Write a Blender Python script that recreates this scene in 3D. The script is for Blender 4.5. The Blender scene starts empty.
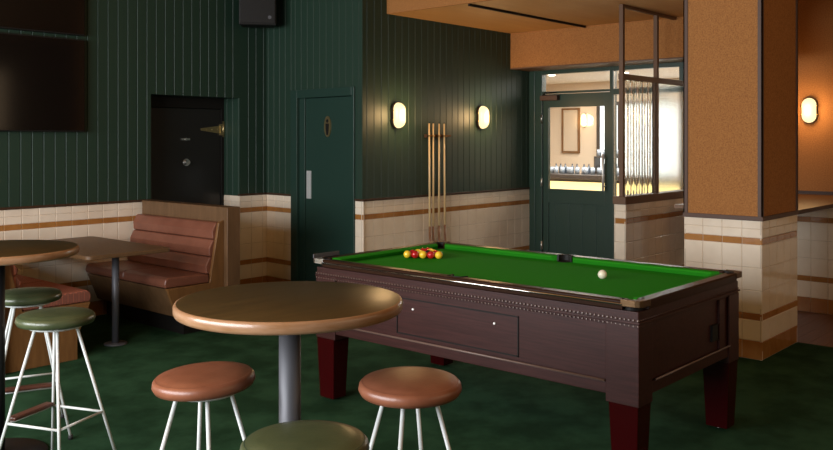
import bpy, bmesh, math, random
from mathutils import Vector, Matrix
R = math.radians
PI = math.pi
random.seed(7)
S = bpy.context.scene
C = S.collection

# ------------------------------------------------------------------ camera
FOC, CXP, Y0, CH = 866.0, 416.5, 140.0, 1.6
YAW = math.atan2(1180.5 - CXP, FOC)
cd = bpy.data.cameras.new('camera')
cam = bpy.data.objects.new('camera', cd); C.objects.link(cam)
cd.sensor_width = 36; cd.lens = FOC / 833 * 36
cd.shift_x = 0; cd.shift_y = -(225 - Y0) / 833
cd.clip_start = 0.05; cd.clip_end = 100
cam.location = (0, 0, CH); cam.rotation_euler = (PI / 2, 0, YAW - PI / 2)
S.camera = cam

# ------------------------------------------------------------------ world and light
W = bpy.data.worlds.new('world'); S.world = W; W.use_nodes = True
bg = W.node_tree.nodes['Background']
bg.inputs[0].default_value = (0.55, 0.75, 1.0, 1); bg.inputs[1].default_value = 0.25

def area(name, loc, rot, sx, sy, power, col):
    l = bpy.data.lights.new(name, 'AREA'); l.shape = 'RECTANGLE'; l.size = sx; l.size_y = sy
    l.energy = power; l.color = col
    o = bpy.data.objects.new(name, l); C.objects.link(o); o.location = loc; o.rotation_euler = rot
    return o
def spot(name, loc, target, power, col, angle, blend=0.6, r=0.05):
    l = bpy.data.lights.new(name, 'SPOT'); l.energy = power; l.color = col; l.spot_size = R(angle)
    l.spot_blend = blend; l.shadow_soft_size = r
    o = bpy.data.objects.new(name, l); C.objects.link(o); o.location = loc
    o.rotation_euler = (Vector(target) - Vector(loc)).to_track_quat('-Z', 'Y').to_euler()
    return o
DAY = (0.95, 0.97, 1.0)
WARM = (1.0, 0.62, 0.28)
area('daylight_window', (-1.86, 4.0, 1.95), (0, R(-90), 0), 1.9, 5.6, 540, DAY)
area('warm_fill_light', (4.6, -1.9, 2.3), (R(90), 0, 0), 5.0, 1.2, 40, (1.0, 0.70, 0.42))  # added warm fill from the unseen front side, no lamp modelled there
area('daylight_dining', (11.0, 5.6, 2.60), (0, 0, 0), 3.6, 4.6, 400, (1, 0.96, 0.91))
S.view_settings.view_transform = 'Standard'
S.view_settings.look = 'None'
S.view_settings.exposure = 0.0
S.view_settings.gamma = 1.0
S.view_settings.use_curve_mapping = False
S.cycles.max_bounces = 10
S.cycles.sample_clamp_indirect = 4.0
S.cycles.caustics_reflective = False
S.cycles.caustics_refractive = False

# ------------------------------------------------------------------ materials
def mat(name, col, rough=0.5, metal=0.0, spec=0.5, coat=0.0, bump=None, var=None, trans=0.0, emit=None, ior=None, sheen=0.0, coat_rough=0.1):
    """bump=(scale, strength, distance[, stretch])  var=(scale, colour2, lo, hi[, stretch])"""
    m = bpy.data.materials.new(name); m.use_nodes = True
    nt = m.node_tree; b = nt.nodes['Principled BSDF']
    b.inputs['Base Color'].default_value = (*col, 1)
    b.inputs['Roughness'].default_value = rough; b.inputs['Metallic'].default_value = metal
    b.inputs['Specular IOR Level'].default_value = spec
    b.inputs['Coat Weight'].default_value = coat; b.inputs['Coat Roughness'].default_value = coat_rough
    b.inputs['Transmission Weight'].default_value = trans
    b.inputs['Sheen Weight'].default_value = sheen
    if ior: b.inputs['IOR'].default_value = ior
    if emit:
        b.inputs['Emission Color'].default_value = (*emit[0], 1); b.inputs['Emission Strength'].default_value = emit[1]
    tc = nt.nodes.new('ShaderNodeTexCoord')
    def noise(scale, stretch, detail=4, rough_=0.6):
        mp = nt.nodes.new('ShaderNodeMapping'); mp.inputs['Scale'].default_value = stretch or (1, 1, 1)
        nt.links.new(tc.outputs['Object'], mp.inputs[0])
        n = nt.nodes.new('ShaderNodeTexNoise'); n.inputs['Scale'].default_value = scale
        n.inputs['Detail'].default_value = detail; n.inputs['Roughness'].default_value = rough_
        nt.links.new(mp.outputs[0], n.inputs['Vector']); return n
    if var:
        n = noise(var[0], var[4] if len(var) > 4 else None)
        r = nt.nodes.new('ShaderNodeValToRGB')
        r.color_ramp.elements[0].position = var[2]; r.color_ramp.elements[1].position = var[3]
        r.color_ramp.elements[0].color = (*col, 1); r.color_ramp.elements[1].color = (*var[1], 1)
        nt.links.new(n.outputs['Fac'], r.inputs[0]); nt.links.new(r.outputs[0], b.inputs['Base Color'])
    if bump:
        n = noise(bump[0], bump[3] if len(bump) > 3 else None)
        bp = nt.nodes.new('ShaderNodeBump'); bp.inputs['Strength'].default_value = bump[1]
        bp.inputs['Distance'].default_value = bump[2]
        nt.links.new(n.outputs['Fac'], bp.inputs['Height']); nt.links.new(bp.outputs[0], b.inputs['Normal'])
    return m

M = {}
M['green'] = mat('green_paint', (0.014, 0.035, 0.022), 0.5, spec=0.38, bump=(40, 0.08, 0.002))
M['green_door'] = mat('green_door_paint', (0.015, 0.039, 0.029), 0.36, bump=(30, 0.05, 0.002))
M['tile'] = mat('cream_glazed_tile', (0.74, 0.62, 0.48), 0.13, coat=0.4, bump=(9, 0.25, 0.004), var=(3.0, (0.82, 0.71, 0.57), 0.35, 0.65))
M['tile_brown'] = mat('brown_glazed_tile', (0.32, 0.13, 0.030), 0.15, coat=0.4, bump=(9, 0.25, 0.004), var=(5.0, (0.40, 0.18, 0.05), 0.35, 0.65))
M['grout'] = mat('grout', (0.56, 0.46, 0.35), 0.8)
M['trimwood'] = mat('dark_cap_timber', (0.050, 0.024, 0.012), 0.5, spec=0.25, bump=(30, 0.1, 0.002))
M['cork'] = mat('cork', (0.27, 0.108, 0.030), 0.8, spec=0.25, bump=(170, 0.5, 0.003), var=(95, (0.40, 0.172, 0.050), 0.36, 0.64))
M['plaster'] = mat('tan_ceiling_board', (0.54, 0.285, 0.095), 0.55, bump=(20, 0.1, 0.003), var=(2.5, (0.48, 0.24, 0.075), 0.3, 0.7, (0.3, 2, 1)))
M['bronze'] = mat('bronze_trim', (0.095, 0.053, 0.036), 0.5, spec=0.25)
M['screenwood'] = mat('screen_frame', (0.13, 0.068, 0.036), 0.5, spec=0.3)
M['carpet'] = mat('green_carpet', (0.013, 0.038, 0.017), 0.95, spec=0.05, bump=(260, 0.6, 0.006), var=(3.2, (0.026, 0.070, 0.034), 0.38, 0.62))
M['floorwood'] = mat('orange_timber_floor', (0.17, 0.070, 0.018), 0.5, spec=0.3, bump=(10, 0.1, 0.002), var=(8, (0.20, 0.080, 0.02), 0.4, 0.6, (0.3, 4, 1)))
M['dark_room'] = mat('dull_dark_wall', (0.10, 0.09, 0.075), 0.7)
M['tvglass'] = mat('tv_glass', (0.006, 0.004, 0.003), 0.10, spec=0.3)
M['black'] = mat('black_plastic', (0.008, 0.007, 0.006), 0.55, spec=0.25)
M['safe'] = mat('black_steel_door', (0.012, 0.011, 0.010), 0.30, bump=(8, 0.1, 0.004))
M['brass_old'] = mat('aged_brass', (0.42, 0.33, 0.16), 0.35, metal=0.9)
M['casting'] = mat('dull_brass_casting', (0.13, 0.075, 0.035), 0.42, metal=0.8, bump=(90, 0.6, 0.002))
M['brass'] = mat('brass', (0.62, 0.42, 0.18), 0.25, metal=1.0)
M['steel'] = mat('satin_steel', (0.62, 0.62, 0.60), 0.32, metal=1.0)
M['plate_steel'] = mat('brushed_plate', (0.85, 0.85, 0.83), 0.5, metal=0.75)
M['white_metal'] = mat('pale_painted_rod', (0.62, 0.64, 0.62), 0.32, spec=0.5)
M['gun'] = mat('gunmetal_pole', (0.085, 0.085, 0.095), 0.5, metal=0.3)
M['blackmetal'] = mat('black_metal_pole', (0.018, 0.019, 0.022), 0.4, metal=0.4)
M['rubber'] = mat('rubber', (0.012, 0.012, 0.012), 0.7)
M['oak'] = mat('booth_oak', (0.14, 0.075, 0.034), 0.42, bump=(14, 0.12, 0.002), var=(5, (0.10, 0.052, 0.022), 0.35, 0.65, (6, 6, 0.8)))
M['oak_side'] = mat('booth_side_oak', (0.19, 0.088, 0.028), 0.42, bump=(14, 0.12, 0.002), var=(5, (0.14, 0.062, 0.019), 0.35, 0.65, (6, 6, 0.8)))
M['pinkleather'] = mat('dusky_pink_leather', (0.20, 0.074, 0.044), 0.36, bump=(60, 0.2, 0.002), var=(6, (0.155, 0.054, 0.032), 0.35, 0.65))
M['tanleather'] = mat('tan_pink_leather', (0.245, 0.088, 0.045), 0.36, bump=(70, 0.25, 0.002), var=(7, (0.185, 0.062, 0.030), 0.35, 0.65))
M['greenleather'] = mat('olive_green_leather', (0.070, 0.085, 0.038), 0.30, bump=(70, 0.25, 0.002), var=(7, (0.050, 0.062, 0.028), 0.35, 0.65))
M['piping'] = mat('dark_piping', (0.17, 0.056, 0.030), 0.5)
M['footwood'] = mat('footrest_timber', (0.105, 0.035, 0.020), 0.4, bump=(20, 0.2, 0.002))
M['tabletop'] = mat('dark_stained_tabletop', (0.070, 0.042, 0.014), 0.30, spec=0.35, bump=(6, 0.10, 0.003, (1, 8, 1)), var=(4, (0.050, 0.029, 0.010), 0.35, 0.65, (1, 9, 1)))
M['tableedge'] = mat('pale_oak_edge', (0.34, 0.19, 0.105), 0.32, coat=0.3, var=(12, (0.27, 0.135, 0.06), 0.35, 0.65, (1, 1, 6)))
M['cabinet'] = mat('dark_cabinet_timber', (0.028, 0.0075, 0.0062), 0.40, spec=0.36, bump=(16, 0.12, 0.002), var=(7, (0.046, 0.0135, 0.0115), 0.35, 0.65, (6, 0.6, 14)))
M['rail'] = mat('dark_rail_timber', (0.026, 0.011, 0.006), 0.30, spec=0.10)
M['redleg'] = mat('oxblood_lacquer', (0.030, 0.0012, 0.0018), 0.18, spec=0.25, bump=(5, 0.1, 0.003))
M['cloth'] = mat('green_baize', (0.020, 0.225, 0.011), 0.9, spec=0.05, bump=(400, 0.2, 0.001))
M['chrome'] = mat('chrome', (0.72, 0.70, 0.68), 0.15, metal=1.0)
M['bead'] = mat('beaded_moulding', (0.15, 0.095, 0.075), 0.30)
M['whiteplastic'] = mat('white_button', (0.85, 0.85, 0.85), 0.3)
M['ball_red'] = mat('red_ball', (0.42, 0.006, 0.010), 0.08, coat=0.5)
M['ball_yellow'] = mat('yellow_ball', (0.80, 0.52, 0.03), 0.08, coat=0.5)
M['ball_black'] = mat('black_ball', (0.01, 0.01, 0.01), 0.08, coat=0.5)
M['ball_white'] = mat('white_ball', (0.78, 0.74, 0.56), 0.08, coat=0.5)
M['cue'] = mat('maple_cue', (0.72, 0.52, 0.26), 0.3)
M['cue_butt'] = mat('cue_butt', (0.16, 0.07, 0.03), 0.3)
M['opal'] = mat('opal_glass', (0.25, 0.19, 0.09), 0.3, emit=((1.0, 0.78, 0.40), 1.5))
M['opal_far'] = mat('opal_glass_far', (0.9, 0.85, 0.7), 0.3, emit=((1.0, 0.62, 0.26), 2.0))
M['cream'] = mat('cream_wall', (0.62, 0.50, 0.38), 0.7)
M['cream2'] = mat('pale_panel', (0.52, 0.42, 0.32), 0.6)
M['white'] = mat('white_ceiling', (0.74, 0.70, 0.64), 0.8)
M['daypane'] = mat('bright_daylight_pane', (0.8, 0.85, 0.9), 0.4, emit=((0.84, 0.93, 1.0), 0.8))
M['glow'] = mat('lit_bar_front', (0.8, 0.5, 0.2), 0.4, emit=((1.0, 0.78, 0.34), 1.7))
M['downlight'] = mat('downlight_lens', (1, 1, 1), 0.4, emit=((1.0, 0.9, 0.75), 8.0))
M['counter'] = mat('dark_counter', (0.055, 0.042, 0.035), 0.35)
M['bottle'] = mat('dark_bottle_glass', (0.06, 0.075, 0.10), 0.12, coat=0.5)
M['tumbler'] = mat('grey_drinking_glass', (0.30, 0.34, 0.40), 0.10, coat=0.5)

def glass(name, rough, col=(0.96, 0.98, 0.97), thin_ior=1.45):
    m = bpy.data.materials.new(name); m.use_nodes = True
    nt = m.node_tree; nt.nodes.remove(nt.nodes['Principled BSDF'])
    g = nt.nodes.new('ShaderNodeBsdfGlass'); g.inputs['Color'].default_value = (*col, 1)
    g.inputs['Roughness'].default_value = rough; g.inputs['IOR'].default_value = thin_ior
    nt.links.new(g.outputs[0], nt.nodes['Material Output'].inputs[0]); return m
M['reeded'] = glass('reeded_glass', 0.04)
M['frosted'] = glass('frosted_glass', 0.13)
def clear(name):
    m = bpy.data.materials.new(name); m.use_nodes = True
    nt = m.node_tree; nt.nodes.remove(nt.nodes['Principled BSDF'])
    t = nt.nodes.new('ShaderNodeBsdfTransparent'); t.inputs[0].default_value = (0.93, 0.95, 0.94, 1)
    g = nt.nodes.new('ShaderNodeBsdfGlossy'); g.inputs['Roughness'].default_value = 0.03
    f = nt.nodes.new('ShaderNodeFresnel'); f.inputs[0].default_value = 1.35
    mx = nt.nodes.new('ShaderNodeMixShader')
    nt.links.new(f.outputs[0], mx.inputs[0]); nt.links.new(t.outputs[0], mx.inputs[1]); nt.links.new(g.outputs[0], mx.inputs[2])
    nt.links.new(mx.outputs[0], nt.nodes['Material Output'].inputs[0]); return m
M['clear'] = clear('clear_glass')

def weave():
    m = bpy.data.materials.new('zigzag_weave'); m.use_nodes = True
    nt = m.node_tree; b = nt.nodes['Principled BSDF']; b.inputs['Roughness'].default_value = 0.7
    tc = nt.nodes.new('ShaderNodeTexCoord'); sp = nt.nodes.new('ShaderNodeSeparateXYZ'); nt.links.new(tc.outputs['Object'], sp.inputs[0])
    def math_(op, a, b_=None):
        n = nt.nodes.new('ShaderNodeMath'); n.operation = op
        for i, v in enumerate((a, b_)):
            if v is None: continue
            if isinstance(v, (int, float)): n.inputs[i].default_value = v
            else: nt.links.new(v, n.inputs[i])
        return n.outputs[0]
    tri = math_('PINGPONG', math_('MULTIPLY', sp.outputs[0], 24.0), 0.5)
    s = math_('FRACT', math_('ADD', math_('MULTIPLY', sp.outputs[1], 46.0), tri))
    g = math_('GREATER_THAN', s, 0.55)
    mx = nt.nodes.new('ShaderNodeMix'); mx.data_type = 'RGBA'
    nt.links.new(g, mx.inputs[0]); mx.inputs[6].default_value = (0.36, 0.11, 0.065, 1); mx.inputs[7].default_value = (0.17, 0.055, 0.035, 1)
    nt.links.new(mx.outputs[2], b.inputs['Base Color']); return m
M['weave'] = weave()

# ------------------------------------------------------------------ helpers
def tag(o, label=None, cat=None, group=None, kind=None):
    if label: o['label'] = label
    if cat: o['category'] = cat
    if group: o['group'] = group
    if kind: o['kind'] = kind
    return o
def empty(name, loc=(0, 0, 0), rz=0, parent=None):
    o = bpy.data.objects.new(name, None); C.objects.link(o); o.location = loc; o.rotation_euler = (0, 0, rz)
    o.empty_display_size = 0.1
    if parent: o.parent = parent
    return o
def obj(name, bm, mats, parent=None, bevel=0, smooth=False, seg=2, loc=None, rot=None):
    me = bpy.data.meshes.new(name)
    bmesh.ops.recalc_face_normals(bm, faces=bm.faces)
    bm.to_mesh(me); bm.free()
    for m in (mats if isinstance(mats, (list, tuple)) else [mats]): me.materials.append(M[m])
    o = bpy.data.objects.new(name, me); C.objects.link(o)
    if parent: o.parent = parent
    if loc: o.location = loc
    if rot: o.rotation_euler = rot
    if bevel:
        b = o.modifiers.new('bevel', 'BEVEL'); b.width = bevel; b.segments = seg; b.limit_method = 'ANGLE'; b.angle_limit = R(40)
        b.harden_normals = False
    if smooth:
        for p in me.polygons: p.use_smooth = True
        if bevel or smooth == 2:
            pass
    return o
def struct(name, bm, mats, parent=None, **k):
    o = obj(name, bm, mats, parent, **k)
    if not parent: o['kind'] = 'structure'
    return o
def NB(): return bmesh.new()
def box(bm, x0, x1, y0, y1, z0, z1, mi=0):
    v = [bm.verts.new(p) for p in ((x0, y0, z0), (x1, y0, z0), (x1, y1, z0), (x0, y1, z0), (x0, y0, z1), (x1, y0, z1), (x1, y1, z1), (x0, y1, z1))]
    for f in ((0, 3, 2, 1), (4, 5, 6, 7), (0, 1, 5, 4), (1, 2, 6, 5), (2, 3, 7, 6), (3, 0, 4, 7)):
        fc = bm.faces.new([v[i] for i in f]); fc.material_index = mi
    return bm
def B(*a): return box(NB(), *a)
def hexa(bm, pts, mi=0):      # 8 points: bottom four, top four
    v = [bm.verts.new(p) for p in pts]
    for f in ((0, 3, 2, 1), (4, 5, 6, 7), (0, 1, 5, 4), (1, 2, 6, 5), (2, 3, 7, 6), (3, 0, 4, 7)):
        fc = bm.faces.new([v[i] for i in f]); fc.material_index = mi
    return bm
def prism(bm, pts, axis, a, b, mi=0):
    """polygon pts (2D) extruded along axis 'x','y','z' from a to b"""
    def P(p, t):
        return {'x': (t, p[0], p[1]), 'y': (p[0], t, p[1]), 'z': (p[0], p[1], t)}[axis]
    v0 = [bm.verts.new(P(p, a)) for p in pts]; v1 = [bm.verts.new(P(p, b)) for p in pts]
    n = len(pts)
    for f in [v0[::-1], v1] + [[v0[i], v0[(i + 1) % n], v1[(i + 1) % n], v1[i]] for i in range(n)]:
        fc = bm.faces.new(f); fc.material_index = mi
    return bm
def lathe(bm, prof, n=32, c=(0, 0, 0), mi=0, mis=None):
    rings = []
    for r, z in prof:
        if r < 1e-6: rings.append([bm.verts.new((c[0], c[1], c[2] + z))])
        else: rings.append([bm.verts.new((c[0] + r * math.cos(2 * PI * i / n), c[1] + r * math.sin(2 * PI * i / n), c[2] + z)) for i in range(n)])
    for k in range(len(rings) - 1):
        a, b = rings[k], rings[k + 1]
        m = mis[k] if mis else mi
        for i in range(n):
            j = (i + 1) % n
            if len(a) == 1 and len(b) == 1: continue
            if len(a) == 1: f = [a[0], b[j], b[i]]
            elif len(b) == 1: f = [a[i], a[j], b[0]]
            else: f = [a[i], a[j], b[j], b[i]]
            fc = bm.faces.new(f); fc.material_index = m; fc.smooth = True
    return bm
def tube(bm, p, q, r, n=10, r2=None, mi=0):
    p, q = Vector(p), Vector(q); r2 = r if r2 is None else r2
    d = (q - p).normalized(); u = d.orthogonal().normalized(); w = d.cross(u)
    ra = [bm.verts.new(p + (u * math.cos(2 * PI * i / n) + w * math.sin(2 * PI * i / n)) * r) for i in range(n)]
    rb = [bm.verts.new(q + (u * math.cos(2 * PI * i / n) + w * math.sin(2 * PI * i / n)) * r2) for i in range(n)]
    for i in range(n):
        j = (i + 1) % n
        fc = bm.faces.new([ra[i], ra[j], rb[j], rb[i]]); fc.smooth = True; fc.material_index = mi
    for f in (ra[::-1], rb):
        fc = bm.faces.new(f); fc.material_index = mi
    return bm
def path(bm, pts, r, n=8, mi=0):
    for a, b in zip(pts, pts[1:]): tube(bm, a, b, r, n, mi=mi)
    return bm
def tree_copy(o, parent=None):
    c = o.copy(); C.objects.link(c)
    if parent: c.parent = parent
    for ch in [x for x in o.children]: tree_copy(ch, c)
    return c

# frame of reference for a wall face: origin a, along to b, outward normal n (2D)
def xf(bm, a, b, n):
    d = (Vector(b) - Vector(a)); L = d.length; d.normalize()
    mtx = Matrix(((d[0], n[0], 0, a[0]), (d[1], n[1], 0, a[1]), (0, 0, 1, 0), (0, 0, 0, 1)))
    bmesh.ops.transform(bm, matrix=mtx, verts=bm.verts)
    return bm
ROWS = [(0, .135, 1), (.135, .285, 0), (.285, .335, 1), (.335, .502, 0), (.502, .668, 0), (.668, .835, 0), (.835, .885, 1), (.885, .950, 0), (.950, 1.013, 0)]
def tiles(parent, a, b, n, ztop=1.013, name='tile_wainscot', th=0.014, start=0.0, w=0.1485, zbot=0):
    L = (Vector(b) - Vector(a)).length
    bm = NB(); rnd = random.Random(int(L * 1000) + int(a[0] * 77))
    box(bm, 0, L, 0, th - 0.004, zbot, ztop, 2)
    g = 0.0012
    x = -start
    xs = []
    while x < L - 1e-4:
        x0, x1 = max(0, x), min(L, x + w)
        if x1 - x0 > 0.006: xs.append((x0, x1))
        x += w
    for z0, z1, br in ROWS:
        if z0 >= ztop: continue
        z1 = min(z1, ztop)
        if z1 <= zbot: continue
        for x0, x1 in xs:
            t = [th + rnd.uniform(-.0007, .0007) for _ in range(4)]
            X0, X1, Z0, Z1 = x0 + g, x1 - g, z0 + g, z1 - g
            e = 0.003
            lo = [bm.verts.new(p) for p in ((X0, th - .004, Z0), (X1, th - .004, Z0), (X1, th - .004, Z1), (X0, th - .004, Z1))]
            hi = [bm.verts.new(p) for p in ((X0 + e, t[0], Z0 + e), (X1 - e, t[1], Z0 + e), (X1 - e, t[2], Z1 - e), (X0 + e, t[3], Z1 - e))]
            bm.faces.new(hi).material_index = br
            for i in range(4):
                j = (i + 1) % 4
                bm.faces.new([lo[i], lo[j], hi[j], hi[i]]).material_index = br
    xf(bm, a, b, n)
    return obj(name, bm, ['tile', 'tile_brown', 'grout'], parent)
def cap(parent, a, b, n, z=1.013, h=0.022, d=0.03, m='trimwood'):
    L = (Vector(b) - Vector(a)).length
    return obj('cap_rail', xf(B(0, L, 0, d, z, z + h), a, b, n), m, parent, bevel=0.003)
def boards(bm, a, b, n, z0, z1, th=0.02, pitch=0.1, start=0.0):
    L = (Vector(b) - Vector(a)).length
    g, dp = 0.0055, 0.007
    pts = [(0, 0), (0, th)]
    x = start
    while x < L - 0.008:
        if x > 0.008: pts += [(x - g, th), (x, th - dp), (x + g, th)]
        x += pitch
    pts += [(L, th), (L, 0)]
    t = NB(); prism(t, pts, 'z', z0, z1); xf(t, a, b, n)
    me = bpy.data.meshes.new('tmp'); t.to_mesh(me); t.free(); bm.from_mesh(me); bpy.data.meshes.remove(me)
    return bm

# ------------------------------------------------------------------ the room
HI = 3.6          # main ceiling
LO = 2.842        # lowered ceiling
EX = 8.70         # entrance wall
CX0, CX1, CY0, CY1 = 6.362, 7.137, 2.274, 2.866     # pillar

struct('floor', B(-1.8, 7.14, -2, 7.7, -0.1, 0), 'carpet')
# timber floor beyond the carpet, plank joints cut as geometry
bm = NB()
y = -2.0
while y < 5.8:
    box(bm, 7.14, 9.4, y + .001, min(y + 0.12, 5.8) - .001, -0.1, -0.002); y += 0.12
fl = struct('floor', bm, 'floorwood')

# wall with the televisions, paneled above tiles, with a niche
WB = empty('wall_back'); WB['kind'] = 'structure'
bm = NB()
boards(bm, (-1.8, 7.42), (4.54, 7.42), (0, -1), 1.02, HI, start=0.095)
boards(bm, (4.54, 7.42), (5.59, 7.42), (0, -1), 2.04, HI, start=0.0545)
boards(bm, (5.59, 7.42), (5.98, 7.42), (0, -1), 1.02, HI, start=0.005)
boards(bm, (5.59, 7.70), (5.59, 7.40), (-1, 0), 1.02, 2.04, th=0.006, start=0.08)
obj('paneling', bm, 'green', WB)
bm = NB()
box(bm, -1.8, 4.54, 7.42, 7.72, 0, HI); box(bm, 4.54, 5.59, 7.42, 7.72, 2.04, HI); box(bm, 5.59, 6.1, 7.42, 7.72, 0, HI)
box(bm, 4.3, 5.75, 7.76, 7.86, 0, 2.10)
obj('wall_core', bm, 'green', WB)
tiles(WB, (-1.8, 7.414), (4.54, 7.414), (0, -1), start=0.09)
tiles(WB, (5.59, 7.414), (5.95, 7.414), (0, -1))
tiles(WB, (5.59, 7.70), (5.59, 7.40), (-1, 0), th=0.008)
cap(WB, (-1.8, 7.42), (4.54, 7.42), (0, -1)); cap(WB, (5.575, 7.42), (5.95, 7.42), (0, -1))

# wall with the green lavatory door
PHI = R(-3.0)
def skew(o):
    p = Vector((5.88, 5.86, 0)); o.rotation_euler = (0, 0, PHI); o.location = p + Vector((-.02, 0, 0)) - Matrix.Rotation(PHI, 3, 'Z') @ p
WD = empty('wall_side'); WD['kind'] = 'structure'; skew(WD)
bm = NB()
boards(bm, (5.90, 7.42), (5.90, 6.95), (-1, 0), 1.02, HI, start=0.05)
boards(bm, (5.90, 6.95), (5.90, 5.96), (-1, 0), 2.11, HI, start=0.05)
boards(bm, (5.90, 5.96), (5.90, 5.86), (-1, 0), 1.02, HI, start=0.05)
obj('paneling', bm, 'green', WD)
bm = NB()
box(bm, 5.90, 6.08, 6.94, 7.42, 0, HI); box(bm, 5.90, 6.08, 5.98, 6.94, 2.09, HI); box(bm, 5.90, 6.08, 5.88, 5.98, 0, HI)
box(bm, 6.06, 6.12, 5.98, 6.94, 0, 2.1)
obj('wall_core', bm, 'green', WD)
tiles(WD, (5.894, 7.40), (5.894, 6.95), (-1, 0)); tiles(WD, (5.894, 5.965), (5.894, 5.846), (-1, 0))
cap(WD, (5.90, 7.40), (5.90, 6.95), (-1, 0)); cap(WD, (5.90, 5.965), (5.90, 5.835), (-1, 0))

# wall with the cues
WQ = empty('wall_right'); WQ['kind'] = 'structure'
bm = NB(); boards(bm, (5.86, 5.88), (EX, 5.88), (0, -1), 1.02, HI, start=0.06); obj('paneling', bm, 'green', WQ)
obj('wall_core', B(5.88, 8.85, 5.88, 6.03, 0, HI), 'green', WQ)
tiles(WQ, (5.86, 5.874), (EX, 5.874), (0, -1)); cap(WQ, (5.85, 5.88), (EX, 5.88), (0, -1))

# unseen enclosing walls
struct('wall_front', B(-2.0, 9.6, -2.2, -2.0, 0, HI), 'dark_room')
bm = NB()
box(bm, -2.0, -1.8, -2, 7.7, 0, 0.95); box(bm, -2.0, -1.8, -2, 7.7, 2.95, HI)
box(bm, -2.0, -1.8, -2, 1.15, 0.95, 2.95); box(bm, -2.0, -1.8, 6.85, 7.7, 0.95, 2.95)
struct('wall_left', bm, 'dark_room')
bm = NB()
for yy in (1.15, 3.03, 4.92, 6.80): box(bm, -1.95, -1.90, yy, yy + .05, .95, 2.95)
struct('window_2', bm, 'green')
struct('ceiling', B(-2.0, 9.6, -2.2, 7.8, HI, HI + .1), 'plaster')

# lowered ceiling, cork edge and cork beam over the entrance
LC = struct('ceiling', B(6.22, EX + .1, 2.90, 5.86, LO, LO + .25), 'plaster')
bm = NB(); box(bm, 6.20, 6.22, 2.88, 5.86, LO, HI); box(bm, 6.20, 8.8, 2.88, 2.90, LO, HI)
obj('cork_fascia', bm, 'cork', LC)
bm = NB(); box(bm, 8.30, EX + .1, 2.90, 5.86, 2.436, LO)
BE = struct('wall_beam', bm, 'cork')
obj('edge_trim', B(8.29, EX - .0, 2.90, 5.86, 2.424, 2.436), 'screenwood', BE)

# alcove on the right: half wall with a ledge, cork wall behind
HW = struct('wall_ledge', B(8.47, 8.60, -2, 3.30, 0, 1.008), 'grout')
tiles(HW, (8.475, 3.30), (8.475, -2), (-1, 0), ztop=1.008, start=.02)
obj('ledge', B(CX1 - .01, 9.40, CY0 + .004, 3.30, 1.010, 1.040), 'oak_side', HW)
obj('ledge_nosing', B(CX1 + .008, 9.40, CY0 - .006, CY0 + .004, 1.010, 1.043), 'trimwood', HW)
struct('wall_cork', B(9.40, 9.55, -2, 3.50, 0, HI), 'cork')
struct('wall_return', B(8.61, 9.40, 3.30, 3.50, 0, HI), 'cork')
struct('trim_1', B(9.385, 9.40, 2.28, 3.30, 1.04, 1.075), 'trimwood')
tag(obj('ceiling_spotlight', tube(tube(NB(), (8.0, 2.35, 3.6), (8.0, 2.35, 3.1), .012), (8.03, 2.33, 3.06), (7.93, 2.4, 2.94), .045, 16), 'black'),
    'small dark ceiling spotlight above the right wall lamp', 'spotlight')

# square pillar
PL = empty('wall_pillar'); PL['kind'] = 'structure'
t = 0.014
obj('pillar_core', B(CX0 + t, CX1 - t, CY0 + t, CY1 - t, 0, HI), 'grout', PL)
tiles(PL, (CX0 + t, CY1), (CX0 + t, CY0), (-1, 0)); tiles(PL, (CX0, CY0 + t), (CX1, CY0 + t), (0, -1), start=0.0, w=0.155)
tiles(PL, (CX1 - t, CY0), (CX1 - t, CY1), (1, 0)); tiles(PL, (CX1, CY1 - t), (CX0, CY1 - t), (0, 1))
obj('cork_cladding', B(CX0 + .004, CX1 - .004, CY0 + .004, CY1 - .004, 1.013, HI), 'cork', PL)
bm = NB()
for a, b in ((CX0, CY0), (CX0, CY1), (CX1, CY0), (CX1, CY1)):
    sx = 1 if a == CX0 else -1; sy = 1 if b == CY0 else -1
    w_ = 0.030
    box(bm, *sorted((a - sx * .004, a + sx * w_)), *sorted((b - sy * .004, b + sy * .005)), 1.04, HI)
    box(bm, *sorted((a - sx * .004, a + sx * .005)), *sorted((b - sy * .004, b + sy * w_)), 1.04, HI)
obj('corner_trim', bm, 'bronze', PL)
obj('cap_rail', B(CX0 - .008, CX1 + .008, CY0 - .008, CY1 + .008, 1.010, 1.043), 'bronze', PL, bevel=.002)
# entrance wall (frame, glazed door, glazing)
D2 = empty('door_2', (0, .03, 0)); D2['kind'] = 'structure'
x0, x1 = EX, EX + 0.09
bm = NB()
box(bm, x0, x1, 5.657, 5.902, 0, 2.424)                       # hinge jamb
box(bm, x0, x1, 4.721, 4.762, 0, 2.424)                        # lock jamb
box(bm, x0, x1, 4.762, 5.657, 2.147, 2.172)                    # transom bar
box(bm, x0, x1, 4.762, 5.657, 2.378, 2.424)                     # head
box(bm, x0 - .012, x0, 5.754, 5.902, 0, 2.41)                   # architrave
obj('door_frame', bm, 'green_door', D2, bevel=.003)
bm = NB()
yl, yr = 5.652, 4.767; a, b = x0 + .018, x0 + .062
box(bm, a, b, 5.581, yl, .01, 2.14); box(bm, a, b, yr, 4.838, .01, 2.14)
box(bm, a, b, 4.838, 5.581, 1.985, 2.14); box(bm, a, b, 4.838, 5.581, .86, 1.025); box(bm, a, b, 4.838, 5.581, .01, .14)
boards(bm, (a + .035, 5.581), (a + .035, 4.838), (-1, 0), .14, .86, th=.02, start=.091, pitch=.182)
leaf = obj('door_leaf', bm, 'green_door', D2, bevel=.002)
obj('door_glass', B(a + .02, a + .026, 4.838, 5.581, 1.025, 1.985), 'clear', leaf)
obj('transom_glass', B(a + .02, a + .026, 4.762, 5.657, 2.172, 2.378), 'clear', D2)
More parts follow.
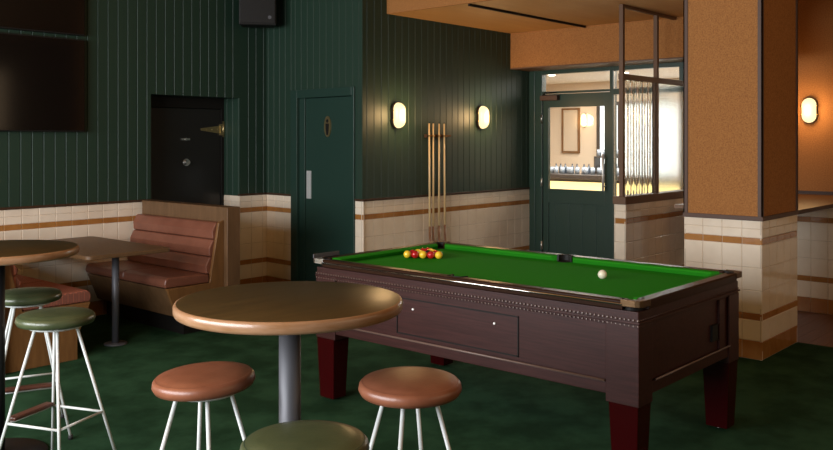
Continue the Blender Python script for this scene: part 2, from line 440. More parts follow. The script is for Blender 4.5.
bm = NB(); tube(bm, (x0 - .045, 4.821, 1.03), (x0 - .045, 4.821, 1.44), .013, 12)
tube(bm, (x0 - .045, 4.821, 1.08), (x0 + .03, 4.821, 1.08), .007); tube(bm, (x0 - .045, 4.821, 1.39), (x0 + .03, 4.821, 1.39), .007)
obj('pull_handle', bm, 'plate_steel', D2)
bm = NB(); box(bm, x0 - .05, x0 + .02, 5.423, 5.657, 2.065, 2.125); obj('door_closer', bm, 'bronze', D2, bevel=.006)
bm = NB(); path(bm, [(x0 - .02, 5.627, 2.13), (x0 - .10, 5.545, 2.155), (x0 - .005, 5.454, 2.16)], .008); obj('closer_arm', bm, 'black', D2)
bm = NB()
for z in (.35, 1.1, 1.85): tube(bm, (x0 - .002, 5.663, z - .05), (x0 - .002, 5.663, z + .05), .011)
obj('hinge', bm, 'steel', D2)

W1 = empty('window_1'); W1['kind'] = 'structure'
bm = NB()
box(bm, x0, x1, 3.50, 4.750, 2.378, 2.424); box(bm, x0, x1, 3.50, 4.750, 2.11, 2.172); box(bm, x0, x1, 3.50, 4.750, 0, .9)
for yy in (3.50, 3.93): box(bm, x0, x1, yy, yy + .045, .9, 2.378)
obj('window_frame', bm, 'green_door', W1, bevel=.003)
obj('window_pane', B(a + .02, a + .026, 3.545, 4.750, .9, 2.378), 'clear', W1)

# partition: low tiled wall; the glazed screen stands on it
WP = struct('wall_partition', B(7.174, EX, 3.794, 3.886, 0, 1.01), 'grout')
tiles(WP, (7.174, 3.90), (7.174, 3.78), (-1, 0), w=.14); tiles(WP, (7.16, 3.794), (EX, 3.794), (0, -1)); tiles(WP, (EX, 3.886), (7.16, 3.886), (0, 1))
SC = empty('glazed_screen', (7.16, 3.85, 1.012))
tag(SC, 'tall bronze framed glass screen standing on the low tiled wall beside the entrance door', 'screen')
def rel(bm): bmesh.ops.translate(bm, vec=(-7.16, -3.85, -1.012), verts=bm.verts); return bm
bm = NB()
box(bm, 7.145, EX - .005, 3.775, 3.905, 1.013, 1.085)
obj('sill', rel(bm), 'screenwood', SC, bevel=.003)
def sbox(name, *a): return obj(name, rel(B(*a)), 'screenwood', SC, bevel=.002)
sbox('post', 7.17, 7.21, 3.815, 3.855, 1.085, LO); sbox('post', 7.86, 7.90, 3.815, 3.855, 1.085, LO); sbox('post', EX - .045, EX - .005, 3.815, 3.855, 1.085, LO)
sbox('top_rail', 7.21, EX - .045, 3.817, 3.853, LO - .03, LO); sbox('crossbar', 7.166, EX - .004, 3.81, 3.86, 2.155, 2.205)
# reeded pane: real flutes
bm = NB(); n = 140; L0, L1 = 7.21, 7.86
pts = []
for i in range(n + 1):
    x = L0 + (L1 - L0) * i / n
    pts.append((x, 3.833 - 0.007 * (0.5 - 0.5 * math.cos(2 * PI * (x - L0) / 0.112))))
pts += [(L1, 3.843), (L0, 3.843)]
prism(bm, pts, 'z', 1.085, 2.155)
obj('reeded_pane', rel(bm), 'reeded', SC)
obj('frosted_pane', rel(B(7.90, EX - .045, 3.831, 3.839, 1.085, 2.155)), 'frosted', SC)

# ceiling track
TR = tag(obj('track_rail', B(6.23, 8.28, 4.85, 4.868, LO - .022, LO), 'black'), 'thin dark light track running across the tan lowered ceiling', 'track')

# ------------------------------------------------------------------ green lavatory door (set in the side wall)
D1 = empty('door_1'); D1['kind'] = 'structure'; skew(D1)
bm = NB()
box(bm, 5.862, 5.90, 6.85, 6.955, 0, 2.115); box(bm, 5.862, 5.90, 5.962, 6.0, 0, 2.115); box(bm, 5.862, 5.90, 6.0, 6.85, 2.03, 2.115)
box(bm, 5.90, 6.05, 6.85, 6.94, 0, 2.09); box(bm, 5.90, 6.05, 5.98, 6.0, 0, 2.09); box(bm, 5.90, 6.05, 6.0, 6.85, 2.03, 2.09)
box(bm, 5.895, 6.05, 6.76, 6.85, 0, 2.03)
obj('door_frame', bm, 'green_door', D1, bevel=.004)
obj('door_leaf', B(5.905, 5.95, 6.004, 6.756, .008, 2.026), 'green_door', D1, bevel=.003)
obj('push_plate', B(5.898, 5.905, 6.665, 6.735, 1.0, 1.285), 'plate_steel', D1)
# oval brass sign with a standing figure
bm = NB()
pts = [(6.40 + .052 * math.cos(2 * PI * i / 28), 1.735 + .105 * math.sin(2 * PI * i / 28)) for i in range(28)]
prism(bm, pts, 'x', 5.896, 5.905); sg = obj('oval_sign', bm, 'brass_old', D1)
bm = NB()
prism(bm, [(6.40 + .016 * math.cos(2 * PI * i / 14), 1.790 + .018 * math.sin(2 * PI * i / 14)) for i in range(14)], 'x', 5.893, 5.896)
prism(bm, [(6.375, 1.765), (6.425, 1.765), (6.422, 1.71), (6.412, 1.65), (6.402, 1.65), (6.400, 1.70), (6.398, 1.65), (6.388, 1.65), (6.378, 1.71)], 'x', 5.893, 5.896)
obj('figure', bm, 'black', sg)

# black steel door at the back of the niche
D3 = empty('door_3', (-.06, .07, 0)); D3['kind'] = 'structure'
obj('door_frame', box(box(B(4.54, 5.65, 7.60, 7.68, 1.93, 2.04), 4.54, 4.58, 7.60, 7.68, 0, 1.93), 5.61, 5.65, 7.60, 7.68, 0, 1.93), 'black', D3, bevel=.003)
obj('door_leaf', B(4.58, 5.61, 7.615, 7.67, .005, 1.925), 'safe', D3, bevel=.003)
bm = NB()
prism(bm, [(5.36, 1.700), (5.60, 1.668), (5.60, 1.752), (5.36, 1.722)], 'y', 7.603, 7.615)
box(bm, 5.595, 5.635, 7.595, 7.615, 1.65, 1.77); tube(bm, (5.635, 7.60, 1.63), (5.635, 7.60, 1.80), .013, 12)
for x, z in ((5.43, 1.711), (5.50, 1.711), (5.57, 1.711)): tube(bm, (x, 7.605, z), (x, 7.597, z), .009)
obj('strap_hinge', bm, 'brass_old', D3)
bm = NB(); box(bm, 5.12, 5.22, 7.600, 7.615, 1.598, 1.618); tube(bm, (5.17, 7.60, 1.608), (5.17, 7.59, 1.608), .014, 12); obj('latch', bm, 'steel', D3)
bm = NB(); tube(bm, (5.18, 7.615, 1.37), (5.18, 7.603, 1.37), .038, 20); tube(bm, (5.18, 7.603, 1.37), (5.18, 7.575, 1.37), .022, 16, r2=.026); obj('knob', bm, 'steel', D3)

# ------------------------------------------------------------------ dining room beyond the glass
struct('floor', B(9.401, 13.6, 3.5, 9.5, -0.1, -0.002), 'cream2')
struct('floor', B(8.79, 9.4, 5.81, 9.5, -0.1, -0.002), 'floorwood')
DCZ = 2.62
struct('ceiling', B(EX + .09, 13.6, 3.5, 9.5, DCZ, 2.8), 'white')
struct('wall_far', B(13.5, 13.6, 3.4, 9.5, 0, DCZ), 'cream')
struct('wall_dining_left', B(8.85, 13.5, 9.4, 9.5, 0, DCZ), 'cream')
struct('wall_dining_right', B(9.40, 13.5, 3.40, 3.50, 0, DCZ), 'cream')
struct('wall_dining_back', B(8.78, 8.85, 6.03, 9.4, 0, DCZ), 'cream')
# tall daylight windows along the far wall, seen through the glass
for k, (ya, yb) in enumerate(((7.60, 7.25), (6.90, 6.30), (6.05, 5.45), (5.2, 4.6))):
    w = empty('window_%d' % (k + 3)); w['kind'] = 'structure'
    obj('window_pane', B(13.46, 13.48, yb, ya, .95, 2.2), 'daypane', w)
    bm = NB(); box(bm, 13.44, 13.5, yb - .06, yb, .9, 2.26); box(bm, 13.44, 13.5, ya, ya + .06, .9, 2.26); box(bm, 13.44, 13.5, yb, ya, 2.2, 2.26); box(bm, 13.44, 13.5, yb, ya, .9, .95)
    obj('window_frame', bm, 'counter', w)
# framed panel and wall lamp
t_ = empty('wall_panel', (13.5, 8.1, 1.4)); tag(t_, 'pale framed panel on the cream wall seen through the entrance door', 'panel')
obj('panel_board', B(-.03, 0, -.05, .25, .0, .74), 'cream2', t_, bevel=.003)
bm = NB(); box(bm, -.045, 0, -.08, -.05, -.03, .77); box(bm, -.045, 0, .25, .28, -.03, .77); box(bm, -.045, 0, -.05, .25, -.03, 0); box(bm, -.045, 0, -.05, .25, .74, .77)
obj('panel_frame', bm, 'oak_side', t_)
# bar counter
t_ = empty('bar_counter', (11.0, 6.4, 0)); tag(t_, 'long dark bar counter with a glowing amber front beyond the entrance door', 'bar')
obj('bar_body', B(0, .55, -2.6, 2.4, 0, 1.03), 'counter', t_)
obj('bar_top', B(-.10, .60, -2.65, 2.42, 1.03, 1.10), 'counter', t_, bevel=.008)
obj('lit_front', B(-.02, 0, -2.6, 2.4, .62, .99), 'glow', t_)
# shelf of bottles and glasses on the bar
t_ = empty('back_shelf', (11.3, 6.4, 1.10)); tag(t_, 'low dark shelf of glassware standing on the bar counter', 'shelf')
obj('board', B(-.06, .10, -.55, .05, .24, .26), 'counter', t_)
obj('upright', B(-.06, .10, -.55, -.53, 0, .24), 'counter', t_); obj('upright', B(-.06, .10, .03, .05, 0, .24), 'counter', t_)
bm = NB(); lathe(bm, [(0, 0), (.034, 0), (.036, .02), (.036, .13), (.030, .16), (.013, .19), (.012, .23), (.015, .235), (0, .236)], 14)
b0 = obj('bottle', bm, 'bottle'); bm = NB(); lathe(bm, [(0, 0), (.030, 0), (.034, .10), (.031, .10), (.027, .008), (0, .008)], 14); g0 = obj('tumbler', bm, 'tumbler')
tag(b0, 'small dark bottle standing along the bar counter beyond the door', 'bottle', 'bottles on the bar'); tag(g0, 'grey tumbler standing along the bar counter beyond the door', 'glass', 'tumblers on the bar')
b0.location = (11.25, 7.1, 1.10); b0.scale = (.8, .8, .62); g0.location = (11.05, 7.05, 1.10)
for k in range(11):
    o = b0.copy(); C.objects.link(o); o.location = (11.22, 7.0 - k * .10 + .02 * (k % 2), 1.10); o.scale = (.8, .8, .62)
    if 5.83 < o.location.y < 6.47: o.location.x = 11.46; 
for k in range(16):
    o = g0.copy(); C.objects.link(o); o.location = (11.04 + .04 * (k % 3), 6.97 - k * .085, 1.10)
for k in range(6):
    o = g0.copy(); C.objects.link(o); o.location = (11.31, 6.40 - k * .09, 1.36)
    tag(o, 'grey tumbler lined up on top of the small bar shelf beyond the door', 'glass', 'tumblers on the bar shelf')
for k, (x, y) in enumerate(((9.7, 6.2), (10.2, 5.2), (11.6, 7.4), (9.6, 4.6), (11.9, 6.3))):
    tag(obj('downlight', lathe(NB(), [(0, 0), (.045, 0), (.055, .008), (.055, .012), (0, .012)], 18), 'downlight', loc=(x, y, DCZ - .012)),
        ('recessed downlight in the white ceiling seen through the pane over the entrance door' if k == 0 else 'small round recessed downlight deeper in the white ceiling beyond the glass'), 'light', 'dining room downlights')

# ------------------------------------------------------------------ wall lamps
def lamp(loc, rz, label, power, m='opal', col=WARM):
    t = empty('wall_lamp', loc, rz); tag(t, label, 'lamp', 'opal wall lamps')
    # local: wall is at +Y, lamp faces -Y
    bm = NB(); n = 28; prof = []
    hw, hh, dp = .070, .127, .070
    rings = []
    K = 8
    for k in range(K + 1):
        a_ = k / K * PI / 2; s = math.cos(a_) ** .75 if k < K else 0; d = -.03 - dp * math.sin(a_)
        pts = []
        for i in range(n):
            th = 2 * PI * i / n; straight = hh - hw
            x = math.cos(th) * hw * s; z = math.sin(th) * hw * s + (straight if math.sin(th) > 0 else -straight) * (0.55 + .45 * s)
            pts.append((x, d, z))
        rings.append([bm.verts.new(p) for p in pts])
    for a_, b_ in zip(rings, rings[1:]):
        for i in range(n):
            j = (i + 1) % n
            f = bm.faces.new([a_[i], a_[j], b_[j], b_[i]]); f.smooth = True
    bm.faces.new(rings[0]); bm.faces.new(rings[-1])
    bmesh.ops.remove_doubles(bm, verts=bm.verts, dist=1e-4)
    obj('glass_shade', bm, m, t)
    bm = NB(); pts = []
    for i in range(n):
        th = 2 * PI * i / n; pts.append((math.cos(th) * (hw + .004), math.sin(th) * (hw + .004) + (hh - hw if math.sin(th) > 0 else hw - hh)))
    prism(bm, pts, 'y', -.03, -.003)
    obj('back_plate', bm, 'trimwood', t)
    bm = NB()
    for sx in (-1, 1):
        for z in (-.045, .045): obj('clip', tube(NB(), (sx * .066, -.03, z), (sx * .088, -.03, z), .007, 8), 'brass', t)
    l = bpy.data.lights.new('lamp_glow', 'POINT'); l.energy = power; l.color = col; l.shadow_soft_size = .08
    lo_ = bpy.data.objects.new('lamp_glow', l); C.objects.link(lo_); lo_.parent = t; lo_.location = (0, -.17, 0)
    return t
lamp((6.335, 5.86, 1.845), 0, 'lit opal capsule wall lamp left of the cues', 12)
lamp((7.72, 5.86, 1.852), 0, 'lit opal capsule wall lamp right of the cues, nearest the entrance door', 12)
lamp((9.40, 2.87, 1.905), -R(90), 'lit opal capsule wall lamp on the cork wall behind the pillar', 10)
far_lamp = lamp((13.5, 7.93, 1.95), -R(90), 'lit amber wall lamp on the far dining room wall, seen through the entrance door', 3, 'opal_far')
far_lamp.scale = (.7, .8, .95)

# ------------------------------------------------------------------ televisions, loudspeaker
def tv(z0, z1, label):
    t = empty('television', (3.10, 7.40, z0)); tag(t, label, 'television')
    h = z1 - z0
    obj('casing', B(-.745, .745, -.058, -.004, 0, h), 'black', t, bevel=.004)
    obj('screen', B(-.733, .733, -.062, -.056, .012, h - .012), 'tvglass', t)
    return t
tv(1.672, 2.495, 'large dark television on the green wall, the lower of two')
tv(2.53, 3.36, 'large dark television on the green wall, the upper one, cut by the photo top')
SP = empty('loudspeaker', (5.64, 7.17, 2.775), R(-38)); tag(SP, 'black loudspeaker hanging high in the green corner above the steel door', 'loudspeaker')
obj('cabinet', prism(NB(), [(-.19, -.13), (.19, -.13), (.16, .10), (-.16, .10)], 'z', 0, .55), 'black', SP, bevel=.012)
obj('grille', B(-.175, .175, -.139, -.129, .02, .53), 'black', SP, bevel=.004)
bm = NB(); tube(bm, (.12, -.142, .08), (.12, -.138, .08), .018, 16); obj('badge', bm, 'gun', SP)
bm = NB(); tube(bm, (0, .10, .3), (0.05, .16, .3), .02); obj('bracket', bm, 'black', SP)

# ------------------------------------------------------------------ cues and rack
RK = empty('cue_rack', (6.93, 5.86, 0)); tag(RK, 'small brown cue rack fixed to the green wall between the lamps', 'rack')
bm = NB(); box(bm, -.17, .19, -.032, 0, 1.625, 1.66)
obj('top_bar', bm, 'trimwood', RK, bevel=.003)
for x in (-.137, -.085, .01, .107, .165):
    bm = NB(); prism(bm, [(x - .022, -.03), (x + .022, -.03), (x + .022, -.068), (x + .015, -.072), (x + .018, -.036), (x - .018, -.036), (x - .015, -.072), (x - .022, -.068)], 'z', 1.637, 1.648)
    obj('clip', bm, 'brass', RK)
obj('lower_tray', box(B(-.17, .19, -.09, -.014, .28, .305), -.17, .19, -.095, -.085, .305, .33), 'trimwood', RK, bevel=.003)
cue_l = ('pale wooden cue in the rack, leftmost of four', 'pale wooden cue in the rack, second from the left', 'pale wooden cue in the rack, third from the left', 'pale wooden cue in the rack, rightmost of four')
cq = None
for k, x in enumerate((6.80, 6.852, 6.945, 7.045)):
    if cq is None:
        cq = empty('cue', (x, 5.811, .306))
        bm = NB(); tube(bm, (0, 0, .40), (0, -.003, 1.465), .0125, 12, r2=.0075); obj('shaft', bm, 'cue', cq)
        bm = NB(); tube(bm, (0, 0, 0), (0, 0, .40), .0155, 12, r2=.0125); obj('butt', bm, 'cue_butt', cq)
        bm = NB(); tube(bm, (0, -.003, 1.465), (0, -.003, 1.478), .0062, 12); obj('tip', bm, 'black', cq)
        o = cq
    else:
        o = tree_copy(cq); o.location = (x, 5.811, .306)
    o.rotation_euler = (R(-.3), R((-.35, .15, .2, -.5)[k]), 0)
    tag(o, cue_l[k], 'cue', 'cues in the wall rack')

# ------------------------------------------------------------------ pool table
PT = empty('pool_table', (4.215, 2.935, 0)); tag(PT, 'dark wood pool table with green cloth on tapered oxblood legs', 'pool table')
HX, HY, TZ = .612, 1.105, .865
bx, by = HX - .02, HY - .02       # cabinet half sizes
bm = NB()
box(bm, -bx + .012, bx - .012, -by + .012, by - .012, .475, .745)      # recessed panels
box(bm, -bx, bx, -by, by, .745, .815)                       # apron band
box(bm, -bx + .003, bx - .003, -by + .003, by - .003, .415, .470)
box(bm, -bx - .009, bx + .009, -by - .009, by + .009, .758, .768)
obj('cabinet', bm, 'cabinet', PT, bevel=.003)
for sx in (-1, 1):
    for sy in (-1, 1):
        obj('corner_post', B(*sorted((sx * (bx + .004), sx * (bx - .135))), *sorted((sy * (by + .004), sy * (by - .165))), .38, .752), 'cabinet', PT, bevel=.003)
        cx_, cy_ = sx * (bx - .064), sy * (by - .076)
        bm = NB(); w0x, w0y, w1x, w1y = .066, .076, .053, .060
        oy = -sy * .0
        hexa(bm, [(cx_ - w1x, cy_ - w1y, .012), (cx_ + w1x, cy_ - w1y, .012), (cx_ + w1x, cy_ + w1y, .012), (cx_ - w1x, cy_ + w1y, .012),
                  (cx_ - w0x, cy_ - w0y, .40), (cx_ + w0x, cy_ - w0y, .40), (cx_ + w0x, cy_ + w0y, .40), (cx_ - w0x, cy_ + w0y, .40)])
        lg = obj('leg', bm, 'redleg', PT, bevel=.003)
        obj('levelling_foot', lathe(NB(), [(0, 0), (.028, 0), (.028, .006), (.010, .012), (0, .012)], 14, (cx_, cy_, 0)), 'chrome', lg)
# beaded mouldings along the side and end
def beads(name, pts_a, pts_b, sp, r):
    bm = NB(); a_, b_ = Vector(pts_a), Vector(pts_b); n = int((b_ - a_).length / sp)
    for i in range(n + 1):
        p = a_.lerp(b_, i / n)
        bmesh.ops.create_icosphere(bm, subdivisions=1, radius=r, matrix=Matrix.Translation(p))
    return obj(name, bm, 'bead', PT)
for z, r in ((.776, .0062), (.750, .0050)):
    beads('beaded_moulding', (-bx - .003, -by, z), (-bx - .003, by, z), .022, r)
for z in (.775,): beads('beaded_moulding', (-bx, -by - .002, z), (bx, -by - .002, z), .022, .004)
bm = NB(); tube(bm, (-bx - .001, -by + .17, .475), (-bx - .001, by - .17, .475), .006, 8); tube(bm, (-bx + .17, -by - .001, .475), (bx - .12, -by - .001, .475), .005, 8)
obj('lower_moulding', bm, 'bead', PT)
# access flap outline on the long side
bm = NB(); X = -bx + .010
for (ya, yb, za, zb) in ((-.42, .42, .700, .706), (-.42, -.414, .50, .706), (.414, .42, .50, .706), (-.42, .42, .50, .506)): box(bm, X - .003, X + .004, ya, yb, za, zb)
obj('access_flap', bm, 'black', PT)
for y in (-.27, .295):
    bm = NB(); tube(bm, (-bx + .014, y, .650), (-bx + .004, y, .650), .006, 12); obj('button_lock', bm, 'whiteplastic', PT)
# ball return on the near end
obj('ball_return', box(box(B(.24, .31, -by - .001, -by + .02, .54, .615), .235, .315, -by - .003, -by + .018, .615, .62), .235, .315, -by - .003, -by + .018, .535, .54), 'black', PT)
obj('end_stile', B(.33, .40, -by - .002, -by + .014, .48, .745), 'cabinet', PT, bevel=.004)
# rails
RW, CW = .064, .044
bm = NB()
for sx in (-1, 1):
    pr = [(sx * HX, .822), (sx * HX, .858), (sx * (HX - .008), TZ), (sx * (HX - RW), TZ - .001), (sx * (HX - RW), .815)]
    for a_, b_ in ((-HY + .09, -.055), (.055, HY - .09)): prism(bm, pr, 'y', a_, b_)
    prism(bm, [(sx * HX, .822), (sx * HX, .858), (sx * (HX - .008), TZ), (sx * (HX - .035), TZ - .001), (sx * (HX - .035), .815)], 'y', -.06, .06)
for sy in (-1, 1):
    pr = [(sy * HY, .822), (sy * HY, .858), (sy * (HY - .008), TZ), (sy * (HY - RW), TZ - .001), (sy * (HY - RW), .815)]
    prism(bm, pr, 'x', -HX + .09, HX - .09)
rl = obj('rail', bm, 'rail', PT, bevel=.0015)
for sx in (-1, 1): obj('chrome_trim', tube(NB(), (sx * (HX + .003), -HY + .09, .846), (sx * (HX + .003), HY - .09, .846), .0055, 8), 'chrome', PT)
obj('corner_shield', B(-HX + .0, -HX + .22, HY - .012, HY - .004, .866, .893), 'gun', PT, bevel=.003)
ix, iy = HX - RW, HY - RW
obj('bed', B(-ix - .01, ix + .01, -iy - .01, iy + .01, .80, .828), 'cloth', PT)
def cushion(a_, b_, nrm):      # a_, b_ 2D ends at the rail side; nrm points to the bed
    bm = NB(); a_, b_, nrm = Vector(a_), Vector(b_), Vector(nrm); d = (b_ - a_).normalized()
    prof = [(0, .829), (0, TZ - .002), (CW * .8, TZ - .006), (CW, TZ - .014), (CW * .62, .829)]
    va, vb = [], []
    for w_, z in prof:
        q = w_ * .75
        pa = a_ + nrm * w_ + d * q; pb = b_ + nrm * w_ - d * q
        va.append(bm.verts.new((pa.x, pa.y, z))); vb.append(bm.verts.new((pb.x, pb.y, z)))
    n = len(prof)
    bm.faces.new(va[::-1]); bm.faces.new(vb)
    for i in range(n): bm.faces.new([va[i], va[(i + 1) % n], vb[(i + 1) % n], vb[i]])
    obj('cushion', bm, 'cloth', PT)
k = .045
for sx in (-1, 1):
    cushion((sx * ix, -iy + k), (sx * ix, -.05), (-sx, 0)); cushion((sx * ix, .05), (sx * ix, iy - k), (-sx, 0))
for sy in (-1, 1): cushion((-ix + k, sy * iy), (ix - k, sy * iy), (0, -sy))
# pockets
def pocket(x, y, ang, corner):
    r = .045; bm = NB()
    lathe(bm, [(0, -.011), (r, -.011), (r, .002), (r - .004, .003), (r - .006, .001), (0, .0008)], 24, (x, y, .828))
    # raised leather back, half ring open to the bed
    n = 14; ra, rb = r - .004, r + .009
    vs = []
    for i in range(n + 1):
        th = ang - R(95) + R(190) * i / n; c_, s_ = math.cos(th), math.sin(th)
        vs.append([bm.verts.new((x + q * c_, y + q * s_, z)) for q, z in ((ra, .817), (ra, TZ + .001), (rb, TZ + .003), (rb, .817))])
    for a_, b_ in zip(vs, vs[1:]):
        for i in range(4): bm.faces.new([a_[i], a_[(i + 1) % 4], b_[(i + 1) % 4], b_[i]])
    bm.faces.new(vs[0]); bm.faces.new(vs[-1])
    return obj('pocket', bm, 'black', PT)
for sx in (-1, 1):
    pocket(sx * (ix - .014), 0, 0 if sx > 0 else PI, False)
    for sy in (-1, 1):
        pocket(sx * (ix - .014), sy * (iy - .014), math.atan2(sy, sx), True)
        # metal corner casting
        bm = NB(); c0, c1 = HX + .004, HX - .098; e0, e1 = HY + .004, HY - .098
        pts = [(c1, e0), (c0 - .03, e0), (c0 - .009, e0 - .009), (c0, e0 - .03), (c0, e1)]
        ca, ea = ix - .014, iy - .014
        for i in range(9):
            th = R(-5 + 100 * i / 8); pts.append((ca + .056 * math.cos(th), ea + .056 * math.sin(th)))
        pts = [(p[0] * sx, p[1] * sy) for p in pts]
        prism(bm, pts, 'z', .838, TZ + .004)
        obj('corner_casting', bm, 'casting' if (sx, sy) != (-1, 1) else 'steel', PT, bevel=.002)

def ball(x, y, m, label, grp=None):
    bm = NB(); bmesh.ops.create_uvsphere(bm, u_segments=24, v_segments=16, radius=.0254)
    for f in bm.faces: f.smooth = True
    o = obj('pool_ball', bm, m, loc=(x, y, .8284 + .0254)); tag(o, label, 'ball', grp); return o
ball(4.285, 2.405, 'ball_white', 'cream white cue ball alone on the near half of the cloth')
ax, ay, s = 4.305, 3.605, .0522
seq = ['Y', 'RY', 'YRY', 'RBYR', 'YRYRY']
seq = ['Y', 'RR', 'YBY', 'RYRY', 'YRYRR']
side = ['yellow ball of the rack nearest the cue ball', 'red ball touching the yellow ball of the rack nearest the cue ball',
        'yellow ball in the middle of the near side of the rack', 'red ball in the near side of the rack, beside its far left yellow ball', 'yellow ball at the far left corner of the rack']
rr = 0
for r_ in range(5):
    for q in range(r_ + 1):
        c_ = seq[r_][q]; y = ay + r_ * s * .866; x = ax + (q - r_ / 2) * s
        m = {'Y': 'ball_yellow', 'R': 'ball_red', 'B': 'ball_black'}[c_]
        if q == 0: lab = side[r_]
        elif c_ == 'B': lab = 'black ball in the middle of the rack behind the front balls'
        else: lab = ('yellow' if c_ == 'Y' else 'red') + ' ball partly hidden behind the near side of the rack'
        ball(x, y, m, lab, 'racked pool balls' if q == 0 or c_ == 'B' else ('hidden yellow balls of the rack' if c_ == 'Y' else 'hidden red balls of the rack'))

# ------------------------------------------------------------------ round bar tables
def bar_table(loc, pole, label, base_m, br=.24):
    t = empty('round_table', (*loc, 0)); tag(t, label, 'table')
    r = .39
    bm = NB(); lathe(bm, [(0, 1.051), (r - .010, 1.051), (r - .004, 1.049), (r, 1.042), (r, 1.022), (r - .004, 1.014), (r - .012, 1.010), (0, 1.010)], 96, mis=[0, 1, 1, 1, 1, 1, 1])
    obj('tabletop', bm, ['tabletop', 'tableedge'], t)
    bm = NB(); lathe(bm, [(0, .016), (.038, .016), (.038, 1.003), (0, 1.003)], 32); obj('pole', bm, pole, t)
    bm = NB(); lathe(bm, [(0, 1.002), (.14, 1.002), (.14, 1.010), (0, 1.010)], 24); obj('mounting_plate', bm, base_m, t)
    bm = NB(); lathe(bm, [(0, 0), (br - .005, 0), (br, .004), (br - .005, .010), (.06, .017), (0, .017)], 48); obj('base', bm, base_m, t)
    return t
bar_table((1.953, 2.306), 'gun', 'round high table with dark top and pale rounded edge in the foreground centre', 'gun', .165)
bar_table((1.885, 4.50), 'blackmetal', 'round high table with dark top cut by the left edge of the photo', 'blackmetal')

# ------------------------------------------------------------------ stools
def stool(loc, ang, leather, label, tilt=(0, 0), plate=0):
    t = empty('bar_stool', (*loc, 0)); tag(t, label, 'stool', 'round leather bar stools')
    r = .179
    bm = NB()
    prof = [(0, .722), (r - .03, .722), (r - .008, .728), (r, .744), (r - .003, .760), (r - .012, .770), (r - .0145, .7698), (r - .021, .7735), (r - .06, .780), (.05, .784), (0, .7845)]
    lathe(bm, prof, 64, mis=[0, 0, 0, 0, 0, 1, 0, 0, 0, 0])
    bmesh.ops.rotate(bm, cent=(0, 0, .75), matrix=Matrix.Rotation(R(tilt[0]), 3, 'X') @ Matrix.Rotation(R(tilt[1]), 3, 'Y'), verts=bm.verts)
    st = obj('seat', bm, [leather, 'piping' if leather != 'greenleather' else 'green'], t)
    obj('seat_plate', lathe(NB(), [(0, .708), (.12, .708), (.12, .716), (.03, .73), (0, .73)], 32), 'white_metal', t)
    zr = .275; rt, rf = .09, .285; rr_ = rf + (rt - rf) * (zr / .71)
    nodes = []
    for k in range(4):
        a_ = R(ang + 90 * k); c_, s_ = math.cos(a_), math.sin(a_)
        bm = NB(); tube(bm, (rt * c_, rt * s_, .712), (rf * c_, rf * s_, .012), .0075, 12); lg = obj('leg', bm, 'white_metal', t)
        bm = NB(); lathe(bm, [(0, 0), (.013, 0), (.012, .022), (0, .022)], 12, (rf * c_, rf * s_, 0)); obj('rubber_foot', bm, 'rubber', lg)
        nodes.append((rr_ * c_, rr_ * s_, zr))
    bm = NB()
    for k in range(4): tube(bm, nodes[k], nodes[(k + 1) % 4], .0065, 8)
    obj('foot_rail', bm, 'white_metal', t)
    a_, b_ = Vector(nodes[plate]), Vector(nodes[(plate + 1) % 4]); d = (b_ - a_).normalized(); m_ = (a_ + b_) / 2; nn = Vector((-d.y, d.x, 0))
    bm = NB(); h_ = (b_ - a_).length / 2 - .02
    box(bm, -h_, h_, -.024, .024, .006, .024)
    bmesh.ops.transform(bm, matrix=Matrix(((d.x, nn.x, 0, m_.x), (d.y, nn.y, 0, m_.y), (0, 0, 1, zr), (0, 0, 0, 1))), verts=bm.verts)
    obj('footrest', bm, 'footwood', t, bevel=.006)
    return t
stool((1.802, 2.593), -118, 'tanleather', 'tan pink leather bar stool left of the foreground table pole', tilt=(-1.5, -2.5))
stool((2.229, 1.996), -153, 'tanleather', 'tan pink leather bar stool right of the foreground table, nearest the pool table', tilt=(1, -1))
stool((1.595, 1.819), -130, 'greenleather', 'green leather bar stool in front of the foreground table, cut by the photo bottom')
stool((1.962, 4.027), -112.6, 'greenleather', 'green leather bar stool on the left, the nearer of two, beside the left round table', plate=2)
stool((2.134, 4.713), 24, 'greenleather', 'green leather bar stool on the left, half hidden behind the nearer green stool', plate=2)

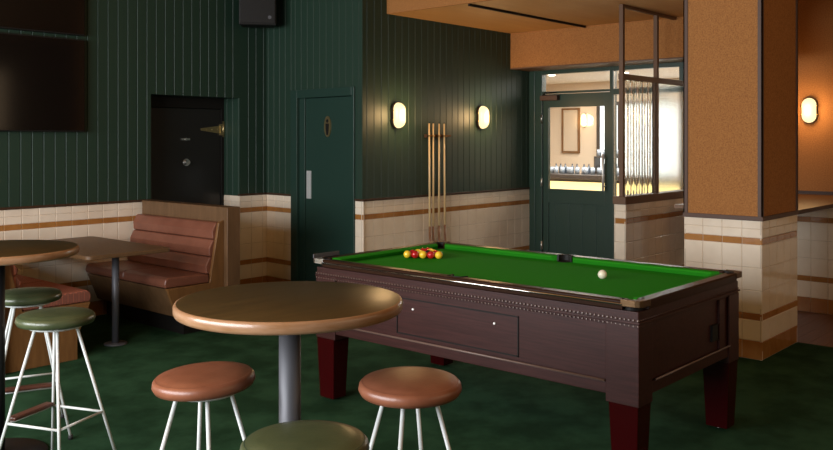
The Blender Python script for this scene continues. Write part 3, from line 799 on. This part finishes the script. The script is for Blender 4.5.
# ------------------------------------------------------------------ booth
def bench(xb, sgn, y0, label, weave_=False, top=0.0, bk=0.0, toe=False):
    """xb = seat front edge x; sgn +1: backrest towards +X"""
    t = empty('booth_bench', (xb, 0, 0)); t.location = (xb, y0, 0); tag(t, label, 'bench', 'booth benches')
    L = 7.385 - y0; X = lambda v: sgn * v
    def pr(name, pts, a_, b_, m, par=t, **k): return obj(name, prism(NB(), [(X(p[0]), p[1]) for p in pts], 'y', a_, b_), m, par, **k)
    if toe:
        pr('plinth', [(.20, 0), (.20, .16), (.55, .16), (.55, 0)], .07, L - .003, 'black')
        pr('base', [(.11, .16), (.01, .40), (.55, .40), (.55, .16)], .03, L - .003, 'oak')
    else: pr('base', [(.11, 0), (.11, .15), (.01, .40), (.55 + bk, .40), (.55 + bk, 0)], .03, L - .003, 'oak')
    pr('end_panel', [(.10, .155 if toe else 0), (.10, .16), (0, .405), (.41 + bk, .405), (.50 + bk, .90 - top), (.55 + bk, .92 - top), (.55 + bk, .155 if toe else 0)], 0, .03, 'oak_side', bevel=.003)
    pr('back_board', [(.55 + bk, 0), (.55 + bk, 1.03 - top), (.68 + bk, 1.03 - top), (.68 + bk, 0)], -.05, L - .018, 'oak', bevel=.004)
    pts = [(-.005, .408), (-.014, .44), (-.006, .478), (.02, .492), (.32 + bk, .486), (.41 + bk, .476), (.41 + bk, .408)]
    L2 = L - .02
    n = 2
    for k in range(n):
        pr('seat_cushion', pts, .01 + k * (L2 / n) + .001, .01 + (k + 1) * (L2 / n) - .001, 'weave' if weave_ else 'pinkleather', bevel=.012, seg=3, smooth=False)
    z0, z1 = .475, .905 - top; K = 3
    for k in range(K):
        za, zb = z0 + (z1 - z0) * k / K, z0 + (z1 - z0) * (k + 1) / K
        fx = lambda z: .39 + bk + (z - z0) * .22
        pts = [(fx(za) + .03, za), (fx(za) + .004, za + .004), (fx((za + zb) / 2) - .016, (za + zb) / 2), (fx(zb) + .004, zb - .004), (fx(zb) + .03, zb), (.55 + bk, zb), (.55 + bk, za)]
        pr('back_cushion', pts, .03, L2, 'weave' if weave_ else 'pinkleather', bevel=.010, seg=3)
    return t
bench(3.875, 1, 6.08, 'oak booth bench with dusky pink leather seat and ribbed back, right of the oak table', toe=True)
bench(3.20, -1, 6.03, 'oak booth bench with zigzag woven pink seat at the left, behind the green stools', True, top=.16, bk=.09)
# dining table in the booth
t_ = empty('booth_table', (3.50, 6.60, 0)); tag(t_, 'square cornered oak table on a dark pole between the booth benches', 'table')
bm = NB(); rx, ry, cr = .355, .63, .05; pts = []
for cx_, cy_, a0 in ((rx - cr, ry - cr, 0), (-rx + cr, ry - cr, 90), (-rx + cr, -ry + cr, 180), (rx - cr, -ry + cr, 270)):
    for i in range(7): a_ = R(a0 + 15 * i); pts.append((cx_ + cr * math.cos(a_), cy_ + cr * math.sin(a_)))
prism(bm, pts, 'z', .718, .75)
obj('tabletop', bm, 'oak', t_, bevel=.006)
bm = NB(); tube(bm, (.03, -.34, .012), (.03, -.34, .712), .028, 24); obj('pole', bm, 'gun', t_)
obj('mounting_plate', B(-.12, .18, -.49, -.19, .710, .718), 'gun', t_)
obj('base', lathe(NB(), [(0, 0), (.085, 0), (.088, .005), (.085, .012), (0, .014)], 32, (.03, -.34, 0)), 'gun', t_)
obj('wall_bracket', B(-.2, .2, .60, .797, .66, .718), 'gun', t_)
